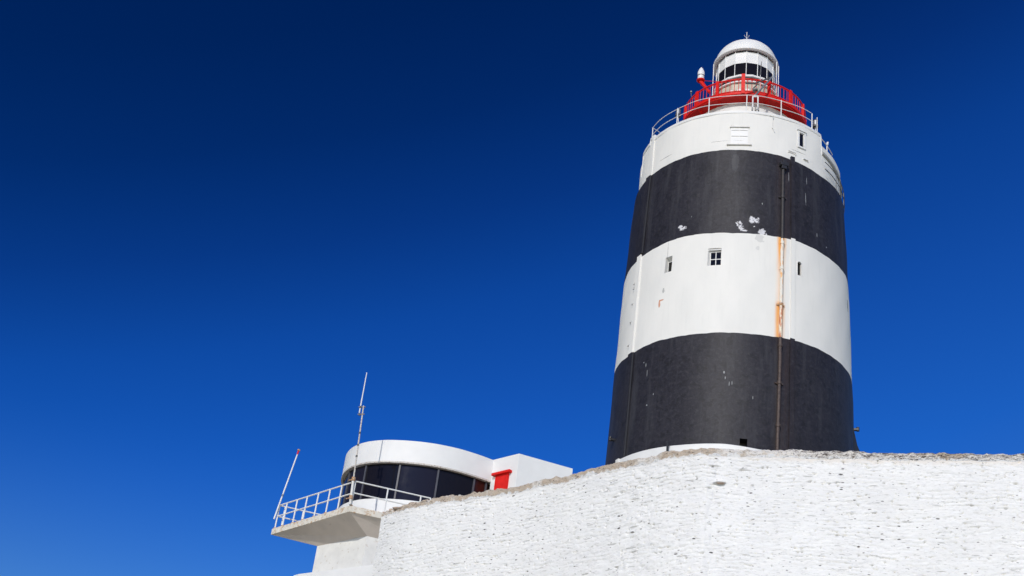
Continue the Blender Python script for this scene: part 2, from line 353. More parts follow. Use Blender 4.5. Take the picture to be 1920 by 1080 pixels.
# coping of the parapet
def ring_sector(t0, t1, prof, zf, n=60):
    m = MB(); k = len(prof)
    for i in range(n+1):
        th = t0+(t1-t0)*i/n; z = zf(th)
        for (r_, dz) in prof: m.v.append(tuple(T(th, z+dz, r_)))
    for i in range(n):
        for j in range(k): m.f.append((i*k+j, (i+1)*k+j, (i+1)*k+(j+1) % k, i*k+(j+1) % k))
    m.f.append(tuple(range(k))); m.f.append(tuple(n*k+j for j in range(k-1, -1, -1)))
    return m
cop = [(5.72, -.13), (5.735, -.10), (5.735, .04), (5.68, .07), (5.2, .07), (5.2, -.13)]
ring_sector(-74, 50.9, cop, zparapet, 150).build('coping', M['white'], LH, smooth=True)
ring_sector(51.2, 150, [(5.75, -.10), (5.80, -.05), (5.80, .08), (5.3, .08), (5.3, -.1)], zparapet).build('coping', M['grey'], LH, smooth=True)['label'] = 'grey lower coping at the right side'
m = MB(); m.lathe([(5.7, 45.0), (0.1, 45.02)], 0, D, 96); m.v = [(x, y, 43.1) for x, y, z in m.v]; m.build('roof_deck', M['felt'], LH)
# inner face of the front parapet end, seen at the right
m = MB(); P, X, Y, Z = frame_at(50.9, 44.3, 5.45); m.box(P+X*(-.06), .06, .24, .8, (X, Y, Z)); m.build('parapet_end', M['tw'], LH)
# pilasters
def strip(t0, t1, z0, z1, rf, out, mat, name='pilaster', taper=None, nz=14):
    m = MB(); uv = []
    for i in range(nz+1):
        z = z0+(z1-z0)*i/nz; r_ = rf(z); o_ = taper(z) if taper else 0
        for th, dr in ((t0+o_, -.05), (t0+o_, out), (t1+o_, out), (t1+o_, -.05)):
            m.v.append(tuple(T(th, z, r_+dr))); uv.append((U6(th), z))
    for i in range(nz):
        for j in range(3): m.f.append((i*4+j, i*4+j+1, (i+1)*4+j+1, (i+1)*4+j))
    m.f.append((0, 1, 2, 3)); a = nz*4; m.f.append((a+3, a+2, a+1, a)); m.uv = uv
    return m.build(name, mat, LH)
tl = lambda z: (z-31)*-.10
for (t0, t1, out, tf) in ((-57.0, -53.6, .10, lambda z: -.10*(z-31)), (26.2, 28.4, .07, lambda z: .09*(z-31))):
    strip(t0, t1, 22.5, 31.03 if t0 < 0 else 31.20, rz, out, M['tb'], taper=tf)
    strip(t0, t1, 31.03 if t0 < 0 else 31.20, 37.0 if t0 < 0 else 37.1, rz, out, M['tw'], taper=tf)
    strip(t0, t1, 37.0 if t0 < 0 else 37.1, 42.28 if t0 < 0 else 42.42, rz, out, M['tb'], taper=tf)
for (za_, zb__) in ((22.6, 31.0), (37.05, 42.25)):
    m = MB(); m.tube([T(-53.1-.10*(z-31), z, rz(z)+.05) for z in np.linspace(za_, zb__, 12)], .05, 8); m.build('rib_shadow_pipe', M['black'], LH, smooth=True)  # thin dark pipe, its black also painting a shadow gap beside the rib
strip(-58.7, -56.6, 42.28, 45.3, lambda z: RW, .07, M['tw'])
# shallow step in the render between pipe and rib
strip(19.2, 20.2, 37.2, 42.2, rz, .02, M['tb'], 'render_step')
for z in (34.1, 35.05, 35.35, 33.0, 31.6):
    m = MB(); P, X, Y, Z = frame_at(-57.4-.1*(z-31)*1, z, rz(z)+.06); m.box(P, .13, .05, .025, (X, Y, Z)); m.build('cable_clip', M['white_old'], LH)
# windows
def win(hole, glaz, bars, name='window', frame=.035, mat='pane'):
    t0, t1, z0, z1, dep, il, ir, it, ib = hole; r = rz((z0+z1)/2) if z0 < 42 else RW
    P, X, Y, Z = frame_at((t0+t1)/2, (z0+z1)/2, r); hw = (T(t1, z0, r)-T(t0, z0, r)).length/2; hh = (z1-z0)/2
    xa, xb, za, zb_ = -hw+il, hw-ir, -hh+ib, hh-it; Pc = P-Y*(dep-.03)
    m = MB()
    for (a, b, c, d) in ((xa, xb, za, za+frame), (xa, xb, zb_-frame, zb_), (xa, xa+frame, za+frame, zb_-frame), (xb-frame, xb, za+frame, zb_-frame)):
        m.box(Pc+X*(a+b)/2+Z*(c+d)/2, (b-a)/2, .03, (d-c)/2, (X, Y, Z))
    if bars:
        m.box(Pc+X*(xa+xb)/2+Y*.003, .018, .022, (zb_-za)/2-frame, (X, Y, Z)); m.box(Pc+Z*(za+zb_)/2+X*(xa+xb)/2+Y*.001, (xb-xa)/2-frame, .02, .018, (X, Y, Z))
    f = m.build(name, M['white'], LH); g_ = MB(); g_.box(Pc-Y*.02+X*(xa+xb)/2+Z*(za+zb_)/2, (xb-xa)/2-.01, .008, (zb_-za)/2-.01, (X, Y, Z)); g_.build('pane', M[mat], f)
    return f, (P, X, Y, Z, hw, hh)
win(W1, 1, False, frame=.02)
f2, fr = win(W2, 1, True)
P, X, Y, Z, hw, hh = fr
m = MB(); m.box(P-Y*.12+Z*(hh-.07), hw-.001, .09, .02, (X, Y, Z)); m.build('lintel', M['white'], f2)
f3, fr = win(W3, 1, False, frame=.015)
P, X, Y, Z, hw, hh = fr
m = MB(); fw = .10
m.box(P+Y*.02+X*(-hw-fw/2), fw/2, .03, hh+fw, (X, Y, Z)); m.box(P+Y*.02+X*(hw+fw/2+.02), fw/2, .03, hh+fw, (X, Y, Z))
m.box(P+Y*.02+Z*(hh+fw/2+.003), hw-.002, .03, fw/2-.002, (X, Y, Z)); m.box(P+Y*.02-Z*(hh+fw/2), hw-.002, .03, fw/2-.002, (X, Y, Z))
m.box(P+Y*.045+Z*(hh+fw+.03), hw+fw+.06, .055, .022, (X, Y, Z))
m.build('surround', M['white'], f3, bevel=.006)
# blind painted window
P, X, Y, Z = frame_at(-.4, 43.41, RW); m = MB(); hw = .46
m.box(P-Y*.04, hw, .03, .565, (X, Y, Z)); m.box(P+X*0, .02, .015, .55, (X, Y, Z))
for dz in (.38, -.02): m.box(P+Z*dz, hw-.03, .022, .014, (X, Y, Z))
bw = m.build('blind_window', M['white'], LH)
m = MB(); m.box(P+Z*.60+Y*.0, hw+.07, .07, .05, (X, Y, Z)); m.build('lintel', M['white_old'], bw)
m = MB(); m.box(P-Z*.60+Y*.01, hw+.20, .06, .03, (X, Y, Z)); m.build('sill', M['white_old'], bw)
# arched slit
P, X, Y, Z = frame_at(31.45, 35.43, rz(35.4)); m = MB(); m.box(P-Y*.13, .12, .008, .4, (X, Y, Z)); sl = m.build('slit_window', M['pane'], LH)
m = MB()
pts = [P+X*(.135*math.cos(a))+Z*(.28+.135*math.sin(a))+Y*.01 for a in [math.pi*i/10 for i in range(11)]]
m.tube([P+X*.135-Z*.42+Y*.01]+pts+[P-X*.135-Z*.42+Y*.01], .022, 6); m.build('arch_moulding', M['tw'], sl)
arc = [(.135*math.cos(a), .28+.135*math.sin(a)) for a in [math.pi*i/12 for i in range(13)]]
for sg in (0, 1):
    m = MB(); seg = arc[:7] if sg == 0 else arc[6:]; cx_ = .16 if sg == 0 else -.16
    fr_ = [P+X*x+Z*z+Y*.004 for x, z in seg]+[P+X*0+Z*.44+Y*.004, P+X*cx_+Z*.44+Y*.004, P+X*cx_+Z*.28+Y*.004] if sg == 0 else [P+X*x+Z*z+Y*.004 for x, z in seg]+[P+X*cx_+Z*.28+Y*.004, P+X*cx_+Z*.44+Y*.004, P+X*0+Z*.44+Y*.004]
    n_ = len(fr_); m.v = [tuple(q) for q in fr_]+[tuple(q-Y*.12) for q in fr_]; m.f = [tuple(range(n_))]+[(i, (i+1) % n_, n_+(i+1) % n_, n_+i) for i in range(n_)]; m.build('arch_spandrel', M['tw_plain'], sl)
# square drain hole backing
P, X, Y, Z = frame_at(5.9, 25.2, rz(25.2)); m = MB(); m.box(P-Y*.5, .22, .01, .24, (X, Y, Z)); m.build('drain_hole', M['black'], LH)
# downpipe
def pth(z): return 20.1+(z-25)*.19 if z < 30 else (21.05+(z-30.9)*.125)
pp = MB(); pts = [T(pth(z), z, rz(z)+.11) for z in np.linspace(22.6, 41.35, 40)]; pp.tube(pts, .085, 12)
dp = pp.build('downpipe', M['pipe'], LH, smooth=True); dp['label'] = 'rust-stained cast iron pipe running down the tower'
for z in (26.3, 28.55, 30.6, 32.92, 35.05, 36.6, 39.5):
    m = MB(); a = T(pth(z), z-.07, rz(z)+.11); b = T(pth(z), z+.07, rz(z)+.11); m.tube([a, b], .115, 12)
    P, X, Y, Z = frame_at(pth(z), z, rz(z)+.03)
    if z in (32.92, 28.55, 39.5): m.box(P, .21, .04, .035, (X, Y, Z))
    m.build('pipe_collar', M['rust'] if z == 32.92 else M['pipe'], dp, smooth=True)
P, X, Y, Z = frame_at(pth(41.4)+.3, 41.5, rz(41.5)+.14); m = MB()
m.box(P+Z*.12, .22, .13, .10, (X, Y, Z)); m.box(P-Z*.08, .14, .11, .098, (X, Y, Z)); m.box(P+Z*.32+X*.03, .10, .08, .098, (X, Y, Z)); m.build('hopper_head', M['black'], dp, bevel=.01)
# white plinth around the foot, left end at the rib
pl = ring_sector(-55.5, 14, [(6.30, -3), (6.43, -3), (6.41, -.04), (6.36, .0), (6.30, 0)], lambda t: 25.06+.10*min(1, max(0, (-t-20)/35))-.12*min(1, max(0, (t+2)/14)), 80); pl.build('plinth', M['white'], LH, smooth=True)['label'] = 'white painted foot of the tower'
m = MB(); P, X, Y, Z = frame_at(-56.4, 25.0, 6.42); m.box(P, .14, .07, .16, (X, Y, Z)); m.build('plinth_block', M['white_old'], LH, bevel=.02)
# sloping black buttress at the right foot
m = MB(); a = T(83, 28.0, 6.1); b = T(83, 28.6, 6.1)
c0 = Vector((6.10, D-1.2, 0)); pr = [(0, 28.75), (0, 22.6), (2.6, 22.6), (.62, 27.15), (.24, 27.8)]
m.v = [(c0.x+px, c0.y+dy+px*1.4, pz) for dy in (0, 1.6) for px, pz in pr]; m.f = [(0, 1, 2, 3, 4), (9, 8, 7, 6, 5)]+[(i, i+5, (i+1) % 5+5, (i+1) % 5) for i in range(5)]
m.build('buttress', M['black'], LH)
for th, z, s in ((-66, 26.62, .10), (84, 28.75, .10)):
    P, X, Y, Z = frame_at(th, z, rz(z)+.1); m = MB(); m.box(P, .08, .14, .05, (X, Y, Z)); m.tube([P+Y*.1-Z*.08, P+Y*.1+Z*.12], .08, 10); m.build('bracket', M['black'], LH)
# handle bracket and conduit on the white wall
P, X, Y, Z = frame_at(29.0, 42.9, RW+.06); m = MB(); m.tube([P-X*.22-Z*.12-Y*.06, P-X*.22-Z*.02, P+X*.22-Z*.02, P+X*.22-Z*.14-Y*.06], .028, 8); m.build('handle', M['white_old'], LH)
P, X, Y, Z = frame_at(17.4, 44.3, RW+.03); m = MB(); m.tube([P+Z*.72, P-Z*.15, P-Z*.42+X*.12], .018, 8)
for dz, dx in ((.66, -.0), (.66, -.13), (.5, .02), (-.16, 0)): m.box(P+Z*dz+X*dx, .03, .03, .03, (X, Y, Z))
m.build('conduit', M['white_old'], LH)
P, X, Y, Z = frame_at(38, 42.75, RW+.04); m = MB(); m.box(P, .16, .05, .02, (X, Y, Z)); m.build('small_ledge', M['white'], LH)

# guard rail on the parapet
GR = bpy.data.objects.new('guard_rail', None); col.objects.link(GR); GR.parent = LH
rr = 5.58
for z_ in (46.28, 45.74):
    m = MB(); m.tube([T(t, z_+.03*math.sin(t*.2), rr) for t in np.arange(-63, 44.6, 1.5)], .019, 6); m.build('rail', M['rail'], GR, smooth=True)
for t in (-63, -39, -18.3, 3, 22.8, 44.2):
    m = MB(); m.tube([T(t, 45.0, rr), T(t, 46.3, rr)], .028, 8); m.build('post', M['rail'], GR, smooth=True)
m = MB(); m.tube([T(-63, 46.28, rr), T(-66, 46.15, 4.6), T(-66, 45.0, 4.4)], .019, 6); m.build('rail', M['rail'], GR, smooth=True); m = MB(); m.tube([T(44.2, 46.28, rr), T(47, 45.2, 5.3)], .02, 6); m.build('rail', M['rail'], GR, smooth=True)
# lower railing on the right
for zf, t0, t1, mt in ((lambda t: 45.0-.02*(t-51), 51.5, 66, 'rail'), (lambda t: 44.5-.02*(t-51), 51.5, 66, 'rail')):
    m = MB(); m.tube([T(t, zf(t), 5.62) for t in np.arange(t0, t1, 2)], .024, 6); m.build('rail', M[mt], GR, smooth=True)
m = MB(); m.tube([T(58, 43.7, 5.62), T(58, 44.9, 5.62)], .03, 8); m.tube([T(58, 44.9, 5.62), T(59, 45.15, 5.62)], .06, 8); m.build('post', M['rail'], GR, smooth=True)
LR = bpy.data.objects.new('side_railing', None); col.objects.link(LR); LR.parent = LH
for z_ in (43.2, 42.75):
    m = MB(); m.tube([T(t, z_-.008*(t-52), 5.92) for t in np.arange(51, 100, 2)], .022, 6); m.build('rail', M['dsteel'], LR, smooth=True)
for t in (63, 68, 78):
    m = MB(); m.tube([T(t, 42.1, 5.92), T(t, 43.2-.008*(t-52), 5.92)], .022, 6); m.build('post', M['dsteel'], LR, smooth=True)

# upper tier and gallery
CX = .19
m = MB(); m.lathe([(3.04, 43.0), (3.02, 47.80)], CX, D, 96); m.build('upper_tower', M['white_old'], LH, smooth=True)
m = MB(); m.lathe([(3.01, 47.78), (3.22, 47.85), (3.58, 47.86), (3.58, 47.92)], CX, D, 96); m.build('cornice', M['red'], LH, smooth=True, angle=20)
GL = bpy.data.objects.new('gallery', None); col.objects.link(GL); GL.parent = LH
RG = 3.62
m = MB(); m.lathe([(3.2, 47.925), (RG, 47.925), (RG+.03, 47.96), (RG+.03, 48.10), (RG-.05, 48.12), (1.6, 48.12)], CX, D, 120); m.build('gallery_floor', M['red'], GL, smooth=True, angle=20)
def TG(t, z, r): return T(t, z, r, CX)
m = MB()
for z_, a in ((49.08, .045), (48.22, .035)): m.tube([TG(t, z_, RG-.06) for t in range(0, 361, 3)], a, 6, caps=False)
# little arches under the top rail
step = 24/6
for i in range(90):
    tA = -2+i*step; arc = [TG(tA+step/2-step/2*math.cos(math.pi*q/6), 48.90+.12*math.sin(math.pi*q/6), RG-.06) for q in range(7)]
    m.tube(arc, .013, 4, caps=False)
m.build('handrail', M['red'], GL, smooth=True, angle=50)
bal = MB(); bal.tube([(0, 0, 48.12), (0, 0, 49.06)], .017, 6)
proto = bal.build('baluster', M['red'], GL, smooth=True); first = True
for i in range(90):
    if i % 6 == 0: continue
    t = -2+i*step; o = proto if first else proto.copy()
    if not first: col.objects.link(o)
    first = False; p = TG(t, 0, RG-.06); o.location = (p.x, p.y, 0)
m = MB(); m.box((0, 0, 48.58), .088, .07, .54)
proto = m.build('pillar', M['red'], GL, bevel=.008); big = MB(); big.box((0, 0, 48.68), .105, .09, .72)
for j in range(15):
    t = -2+24*j
    if j == 0: o = big.build('pillar', M['red'], GL, bevel=.008)
    else:
        o = proto if j == 1 else proto.copy()
        if j > 1: col.objects.link(o)
    p = TG(t, 0, RG-.03); o.location = (p.x, p.y, 0); o.rotation_euler = (0, 0, R(t))
    P = TG(t, 47.72, 3.38); X = Vector((math.cos(R(t)), math.sin(R(t)), 0)); Y = Vector((math.sin(R(t)), -math.cos(R(t)), 0))
    m = MB(); a = [TG(t, 47.92, 3.60), TG(t, 47.92, 3.14), TG(t, 47.68, 3.14)]
    m.v = [tuple(q+X*s) for s in (-.04, .04) for q in a]; m.f = [(0, 1, 2), (5, 4, 3), (0, 3, 4, 1), (1, 4, 5, 2), (2, 5, 3, 0)]; m.build('bracket', M['red'], GL)
# lantern
LN = bpy.data.objects.new('lantern_room', None); col.objects.link(LN); LN.parent = LH
m = MB(); m.lathe([(1.92, 48.1), (1.92, 50.18)], CX, D, 16); m.build('murette', M['beige'], LN)
m = MB(); m.lathe([(1.92, 50.18), (2.02, 50.2), (2.02, 50.28), (1.8, 50.3)], CX, D, 48); m.build('murette_rim', M['white'], LN, smooth=True)
m = MB(); m.lathe([(1.78, 50.28), (1.76, 50.72)], CX, D, 48); m.build('vent_band', M['black'], LN, smooth=True)
for i in range(26):
    t = i*360/26+4
    if abs((t+180) % 360-180) > 100: continue
    P, X, Y, Z = frame_at(t, 49.56, 1.94); P.x += CX; m = MB()
    m.tube([P-Y*.03, P+Y*.06], .115, 10); m.build('vent_cowl', M['white'], LN, smooth=True)
m = MB(); m.lathe([(1.74, 50.70), (1.90, 50.70), (1.92, 50.74), (1.90, 50.84), (1.74, 50.86)], CX, D, 16, -11.25+.8, 360-11.25+.8); m.build('glazing_sill', M['white'], LN)
off = .8
def RL(z): return 1.76
for i in range(16):
    t0 = off+i*22.5; t1 = t0+22.5
    m = MB(); m.quad(TG(t0, 50.84, 1.72), TG(t1, 50.84, 1.72), TG(t1, 51.88, 1.72), TG(t0, 51.88, 1.72)); m.build('pane', M['glass'], LN)
    m = MB(); m.quad(TG(t0+.1, 51.86, 1.735), TG(t1-.1, 51.86, 1.735), TG(t1-.1, 52.70, 1.735), TG(t0+.1, 52.70, 1.735)); m.quad(TG(t0+.1, 51.86, 1.735), TG(t1-.1, 51.86, 1.735), TG(t1-.1, 51.86, 1.70), TG(t0+.1, 51.86, 1.70))
    m.build('blanking_panel', M['white'], LN)
    m = MB(); m.tube([TG(t0, 50.84, 1.745), TG(t0, 52.95, 1.745)], .023, 6); m.build('glazing_bar', M['white'], LN, smooth=True)
for t in (-74, 66, 78):
    m = MB(); m.tube([TG(t, 48.1, 2.0), TG(t, 52.7, 2.0)], .025, 6); m.build('outer_pole', M['white'], LN, smooth=True)
m = MB(); m.lathe([(1.69, 52.66), (1.69, 52.9)], CX, D, 48); m.build('brim_shadow_ring', M['black'], LN, smooth=True)  # black ring that paints a shadow line under the dome brim
DM = bpy.data.objects.new('dome', None); col.objects.link(DM); DM.parent = LH
prof = [(1.69, 52.82), (1.93, 52.77), (1.975, 52.80), (1.975, 52.93), (1.92, 52.98)]
for i in range(0, 13):
    a = R(90*i/12); prof.append((1.86*math.cos(a), 53.0+1.50*math.sin(a)))
m = MB(); m.lathe(prof, CX, D, 64); m.build('dome_roof', M['white'], DM, smooth=True, angle=28)
m = MB(); z0 = 54.4; m.tube([(CX, D, z0), (CX, D, z0+1.36)], .035, 8, r2=.02)
m.lathe([(.16, 54.46), (.12, 54.62), (.04, 54.75)], CX, D, 12)
for s in (-1, 1):
    m.tube([(CX, D, z0+.92), (CX+s*.10, D, z0+.98), (CX+s*.15, D, z0+1.12)], .010, 5); m.tube([(CX, D, z0+.92), (CX, D+s*.10, z0+.98), (CX, D+s*.13, z0+1.08)], .014, 5)
m.build('finial', M['white'], DM, smooth=True)

# ------------------------------------------------------------------ fittings on the gallery, things of their own
fd = thing('fog_lamp', 'white torpedo-shaped lamp on a red arm left of the red gallery', 'lamp')
bx, by, bz = -2.62, 60.4, 50.25
k0 = Vector((-2.40, 60.6, 49.98))
m = MB(); m.lathe([(.0, .0), (.16, .0), (.19, .05), (.19, .26), (.175, .28), (.175, .31), (.20, .33), (.20, .58), (.12, .80), (.0, .98)], 0, 0, 24)
m.v = [(x+k0.x, y+k0.y, z+k0.z) for x, y, z in m.v]; m.build('housing', M['lamp_white'], fd, smooth=True)
m = MB(); m.lathe([(.178, .275), (.192, .28), (.192, .315), (.178, .32)], 0, 0, 24); m.v = [(x+k0.x, y+k0.y, z+k0.z) for x, y, z in m.v]; m.build('seam_ring', M['dsteel'], fd)
m = MB(); m.lathe([(0, -.10), (.20, -.10), (.24, -.06), (.24, -.001), (0, -.001)], 0, 0, 20); m.v = [(x+k0.x, y+k0.y, z+k0.z) for x, y, z in m.v]
m.tube([k0+Vector((-.02, 0, -.08)), Vector((-1.85, 60.6, 49.05))], .12, 8, r2=.09); m.build('arm', M['red'], fd, smooth=True)
m = MB(); m.tube([k0+Vector((.2, 0, -.05)), Vector((-1.0, 61.3, 50.42))], .016, 6); m.build('stay', M['red'], fd)
def flood(loc, label):
    f = thing('floodlight', label, 'floodlight', 'floodlights on the parapet rail'); L = Vector(loc); m = MB()
    m.tube([L+Vector((0, 0, .10)), L+Vector((0, 0, .42))], .13, 12); m.tube([L+Vector((0, 0, .42)), L+Vector((0, 0, .50))], .16, 12, r2=.06); m.build('housing', M['steel'], f, smooth=True)
    m = MB(); m.tube([L+Vector((0, 0, -.02)), L+Vector((0, 0, .10))], .17, 12); m.build('lens_rim', M['dsteel'], f, smooth=True)
    m = MB(); m.tube([L, L+Vector((0.05, .1, -.45)), L+Vector((.35, .3, -.55))], .022, 6); m.build('bracket', M['rail'], f)
    return f
flood((-3.55, 59.9, 46.75), 'small grey floodlight on the parapet rail at the left end of the red gallery')
flood((4.15, 60.1, 46.25), 'small grey floodlight beside the rail post at the right end of the red gallery')
cl = thing('camera_unit', 'tiny grey camera unit on a stalk left of the white torpedo lamp', 'camera')
m = MB(); P = Vector((-2.95, 61.2, 49.55)); m.tube([P+Vector((0, -.08, .0)), P+Vector((0, .1, .02))], (.05), 10); m.build('housing', M['dsteel'], cl, smooth=True)
m = MB(); m.tube([P, P+Vector((.02, 0, -.3)), P+Vector((.55, .1, -.75))], .015, 6); m.build('stalk', M['dsteel'], cl)
cr = thing('davit_crane', 'grey metal davit leaning across the front of the red gallery', 'davit')
m = MB(); b0 = Vector((.71, 58.35, 47.0)); b1 = Vector((1.68, 59.3, 49.16)); m.tube([b0, b1], .05, 8); m.build('jib', M['steel'], cr, smooth=True)
m = MB(); m.tube([Vector((.20, 58.75, 48.25)), Vector((.67, 58.9, 48.35)), b1], .045, 8); m.build('upper_arm', M['dsteel'], cr, smooth=True)
m = MB(); m.tube([Vector((.72, 58.45, 47.3)), Vector((.62, 58.8, 47.9)), Vector((.86, 58.95, 48.35))], .035, 6); m.build('stay', M['dsteel'], cr, smooth=True)
m = MB(); m.tube([Vector((.60, 58.8, 47.8)), Vector((.88, 58.8, 47.85))], .10, 10); m.build('winch_drum', M['dsteel'], cr, smooth=True)
m = MB()
for dx in (-.14, .14): m.tube([Vector((.765+dx, 57.62, 45.5)), Vector((.755+dx, 57.95, 46.65))], .04, 8)
m.tube([Vector((.6, 57.95, 46.65)), Vector((.91, 57.95, 46.65))], .04, 8); m.tube([Vector((.755, 57.95, 46.65)), b0+Vector((0, 0, .05))], .05, 8); m.build('stand', M['rail'], cr, smooth=True)
m = MB()
for dx in (-.17, 0, .17): m.box((.765+dx, 57.53, 45.42), .035, .06, .10)
m.build('foot_plate', M['dsteel'], cr)
an = thing('gallery_antenna', 'thin grey spike antenna in front of the lantern glass', 'antenna')
m = MB(); m.tube([Vector((1.03, 60.1, 48.2)), Vector((1.03, 60.1, 50.2))], .022, 6); m.build('mast', M['steel'], an)
m = MB(); m.tube([Vector((1.03, 60.1, 50.0)), Vector((1.08, 60.1, 51.0))], .05, 8, r2=.012); m.build('whip', M['dsteel'], an)
wm = thing('whip_antenna', 'short white vertical antenna on the parapet right of the railing', 'antenna')
P = T(49.0, 45.1, 5.55); m = MB(); m.tube([P, P+Vector((0, 0, 1.22))], .028, 8, r2=.02); m.build('mast', M['rail'], wm); m = MB(); m.tube([P, P+Vector((0, 0, .16))], .06, 8); m.build('base', M['steel'], wm)
sk = thing('marker_post', 'short black post standing before the white foot of the tower', 'post')
m = MB(); m.tube([Vector((-2.86, 57.0, 22.0)), Vector((-2.86, 57.0, 25.13))], .055, 8); m.build('post', M['black'], sk); m = MB(); m.tube([Vector((-2.86, 57.0, 25.1)), Vector((-2.86, 57.0, 25.2))], .07, 8); m.build('cap', M['black'], sk)

# ------------------------------------------------------------------ watch house at the left
K = 1.06
WH = thing('watch_house', 'white flat-roofed lookout building with curved dark window band and concrete balcony', 'building')
plan = [(-16.3, 54.6), (-16.85, 53.4), (-16.84, 52.6), (-16.64, 51.85), (-16.31, 51.18), (-15.88, 50.64), (-15.26, 50.18), (-14.61, 49.93), (-14.0, 49.83), (-13.07, 49.84), (-12.18, 50.01), (-11.31, 50.37), (-10.58, 50.86), (-9.96, 51.4)]
def resample(pts, n):
    pts = np.array(pts); d = np.r_[0, np.cumsum(np.hypot(*np.diff(pts, axis=0).T))]; s = np.linspace(0, d[-1], n)
    # Catmull-Rom through the points
    out = []
    for q in s:
        i = min(len(pts)-2, max(0, np.searchsorted(d, q)-1)); t = (q-d[i])/(d[i+1]-d[i])
        p0, p1, p2, p3 = pts[max(i-1, 0)], pts[i], pts[i+1], pts[min(i+2, len(pts)-1)]
        out.append(.5*((2*p1)+(p2-p0)*t+(2*p0-5*p1+4*p2-p3)*t*t+(3*p1-p0-3*p2+p3)*t**3))
    return [tuple(p) for p in out]
pc = [(x*K, y*K) for x, y in resample(plan, 60)]
def inset(pts, d):
    o = []
    for i, p in enumerate(pts):
        a = Vector(pts[max(i-1, 0)]); b = Vector(pts[min(i+1, len(pts)-1)]); t = (b-a).normalized(); nrm = Vector((-t.y, t.x)); o.append((p[0]+nrm.x*d, p[1]+nrm.y*d))
    return o
back = [(-9.4, 57.5), (-13.5, 60.5)]
pin = inset(pc, .16)
ZT, ZG, ZS = 22.70, 21.66, 19.92
m = MB(); m.prism(pc+back, ZG, ZT); m.build('roof_parapet', M['white'], WH, smooth=True, angle=25)
m = MB(); m.prism(inset(pc, .06)+back, 18.0, ZS); m.build('wall', M['white'], WH, smooth=True, angle=25)
m = MB(); m.prism(inset(pc, .30)+back, ZS-.01, ZG+.01); m.build('window_backing', M['black'], WH, smooth=True, angle=25)
m = MB(); mm = inset(pc, -.012); a_ = [(p[0], p[1]) for p in mm]; 
m.add([(p[0], p[1], ZG-.05) for p in mm]+[(p[0], p[1], ZG+.02) for p in mm]+[(p[0], p[1], ZG-.05) for p in pin]+[(p[0], p[1], ZG+.02) for p in pin],
      [(i, i+1, 60+i+1, 60+i) for i in range(59)]+[(i, i+1, 120+i+1, 120+i) for i in range(59)]); m.build('window_head', M['polep'], WH, smooth=True)
# split the window band at the mullions (fractions along the curve found from their bearings)
def near(px_bearing):
    return min(range(12, 60), key=lambda i: abs(pin[i][0]/pin[i][1]-px_bearing))
mul = [0]+[near(b) for b in (-.3195, -.3145, -.3005, -.2735, -.2385, -.2085, -.1965)]+[59]
mul = sorted(set(mul))
for a, b in zip(mul[:-1], mul[1:]):
    m = MB()
    for i in range(a, b): m.quad((*pin[i], ZS), (*pin[i+1], ZS), (*pin[i+1], ZG), (*pin[i], ZG))
    m.build('window', M[('glass', 'glass_a', 'glass', 'glass_b')[a % 4] if a < 55 else 'glass_door_reflection'], WH, smooth=True, angle=60)
for i in mul[1:-1]:
    p = Vector(pin[i]); q = Vector(pin[min(i+1, 59)]); t = (q-p).normalized(); X = Vector((t.x, t.y, 0)); Y = Vector((t.y, -t.x, 0))
    m = MB(); m.box(Vector((p.x, p.y, (ZS+ZG)/2))+Y*.02, .038, .04, (ZG-ZS)/2-.002, (X, Y, Vector((0, 0, 1)))); m.build('mullion', M['mullion'], WH)
# stair block with red door
bxp = [(-10.56, 54.5), (-9.26, 53.6), (-6.96, 55.0), (-8.3, 57.2), (-9.6, 57.4)]
m = MB(); m.prism(bxp, 17.5, 22.72); m.build('stair_block', M['white'], WH, bevel=.01)
A = Vector((-10.56, 54.5, 0)); B = Vector((-9.26, 53.6, 0)); X = (B-A).normalized(); Y = Vector((X.y, -X.x, 0)); L = (B-A).length
m = MB(); m.box(A+X*L*.47+Y*.03+Vector((0, 0, 20.85)), L*.25, .04, 1.0, (X, Y, Vector((0, 0, 1)))); dr = m.build('door', M['red'], WH); 
m = MB(); m.box(A+X*L*.46+Y*.09+Vector((0, 0, 21.90)), L*.35, .10, .06, (X, Y, Vector((0, 0, 1)))); m.build('door_hood', M['red'], dr, bevel=.01)
m = MB(); 
for s in (-1, 1): m.box(A+X*(L*.47+s*(L*.25-.04))+Y*.075+Vector((0, 0, 20.8)), .035, .012, .95, (X, Y, Vector((0, 0, 1))))
m.build('door_frame', M['red'], dr)
# balcony: tapering soffit on a pier
rim = [(-20.0, 53.77), (-15.49, 50.14), (-12.4, 51.62), (-11.6, 55.0), (-15.5, 57.2), (-18.0, 55.0)]
bot = [(-17.5, 52.97), (-14.85, 51.2), (-12.6, 52.4), (-12.3, 54.8), (-14.5, 56.0), (-16.4, 54.6)]
m = MB(); n = 6
m.prism(rim, 18.22, 18.50); m.build('balcony_slab', M['rim'], WH, bevel=.015)
m = MB(); ri = [((x-(-15.3))*.985-15.3, (y-53.5)*.985+53.5) for x, y in rim]
m.add([(x, y, 18.22) for x, y in ri]+[(x, y, 17.58) for x, y in bot], [(i, (i+1) % n, n+(i+1) % n, n+i) for i in range(n)]+[tuple(range(n-1, -1, -1)), tuple(range(n, 2*n))]); m.build('balcony_soffit', M['concrete'], WH)
m = MB(); m.prism([(-17.5, 52.97), (-14.85, 51.2), (-12.6, 52.4), (-12.3, 54.8), (-14.5, 56.0), (-16.4, 54.6)], 8.0, 17.585); m.build('pier', M['white_old'], WH)
m = MB(); m.prism([(-18.3, 53.0), (-18.0, 52.75), (-13.0, 50.05), (-8.0, 53), (-8.5, 58), (-15, 58)], 4.0, 16.22); m.build('base_wall', M['white'], WH)
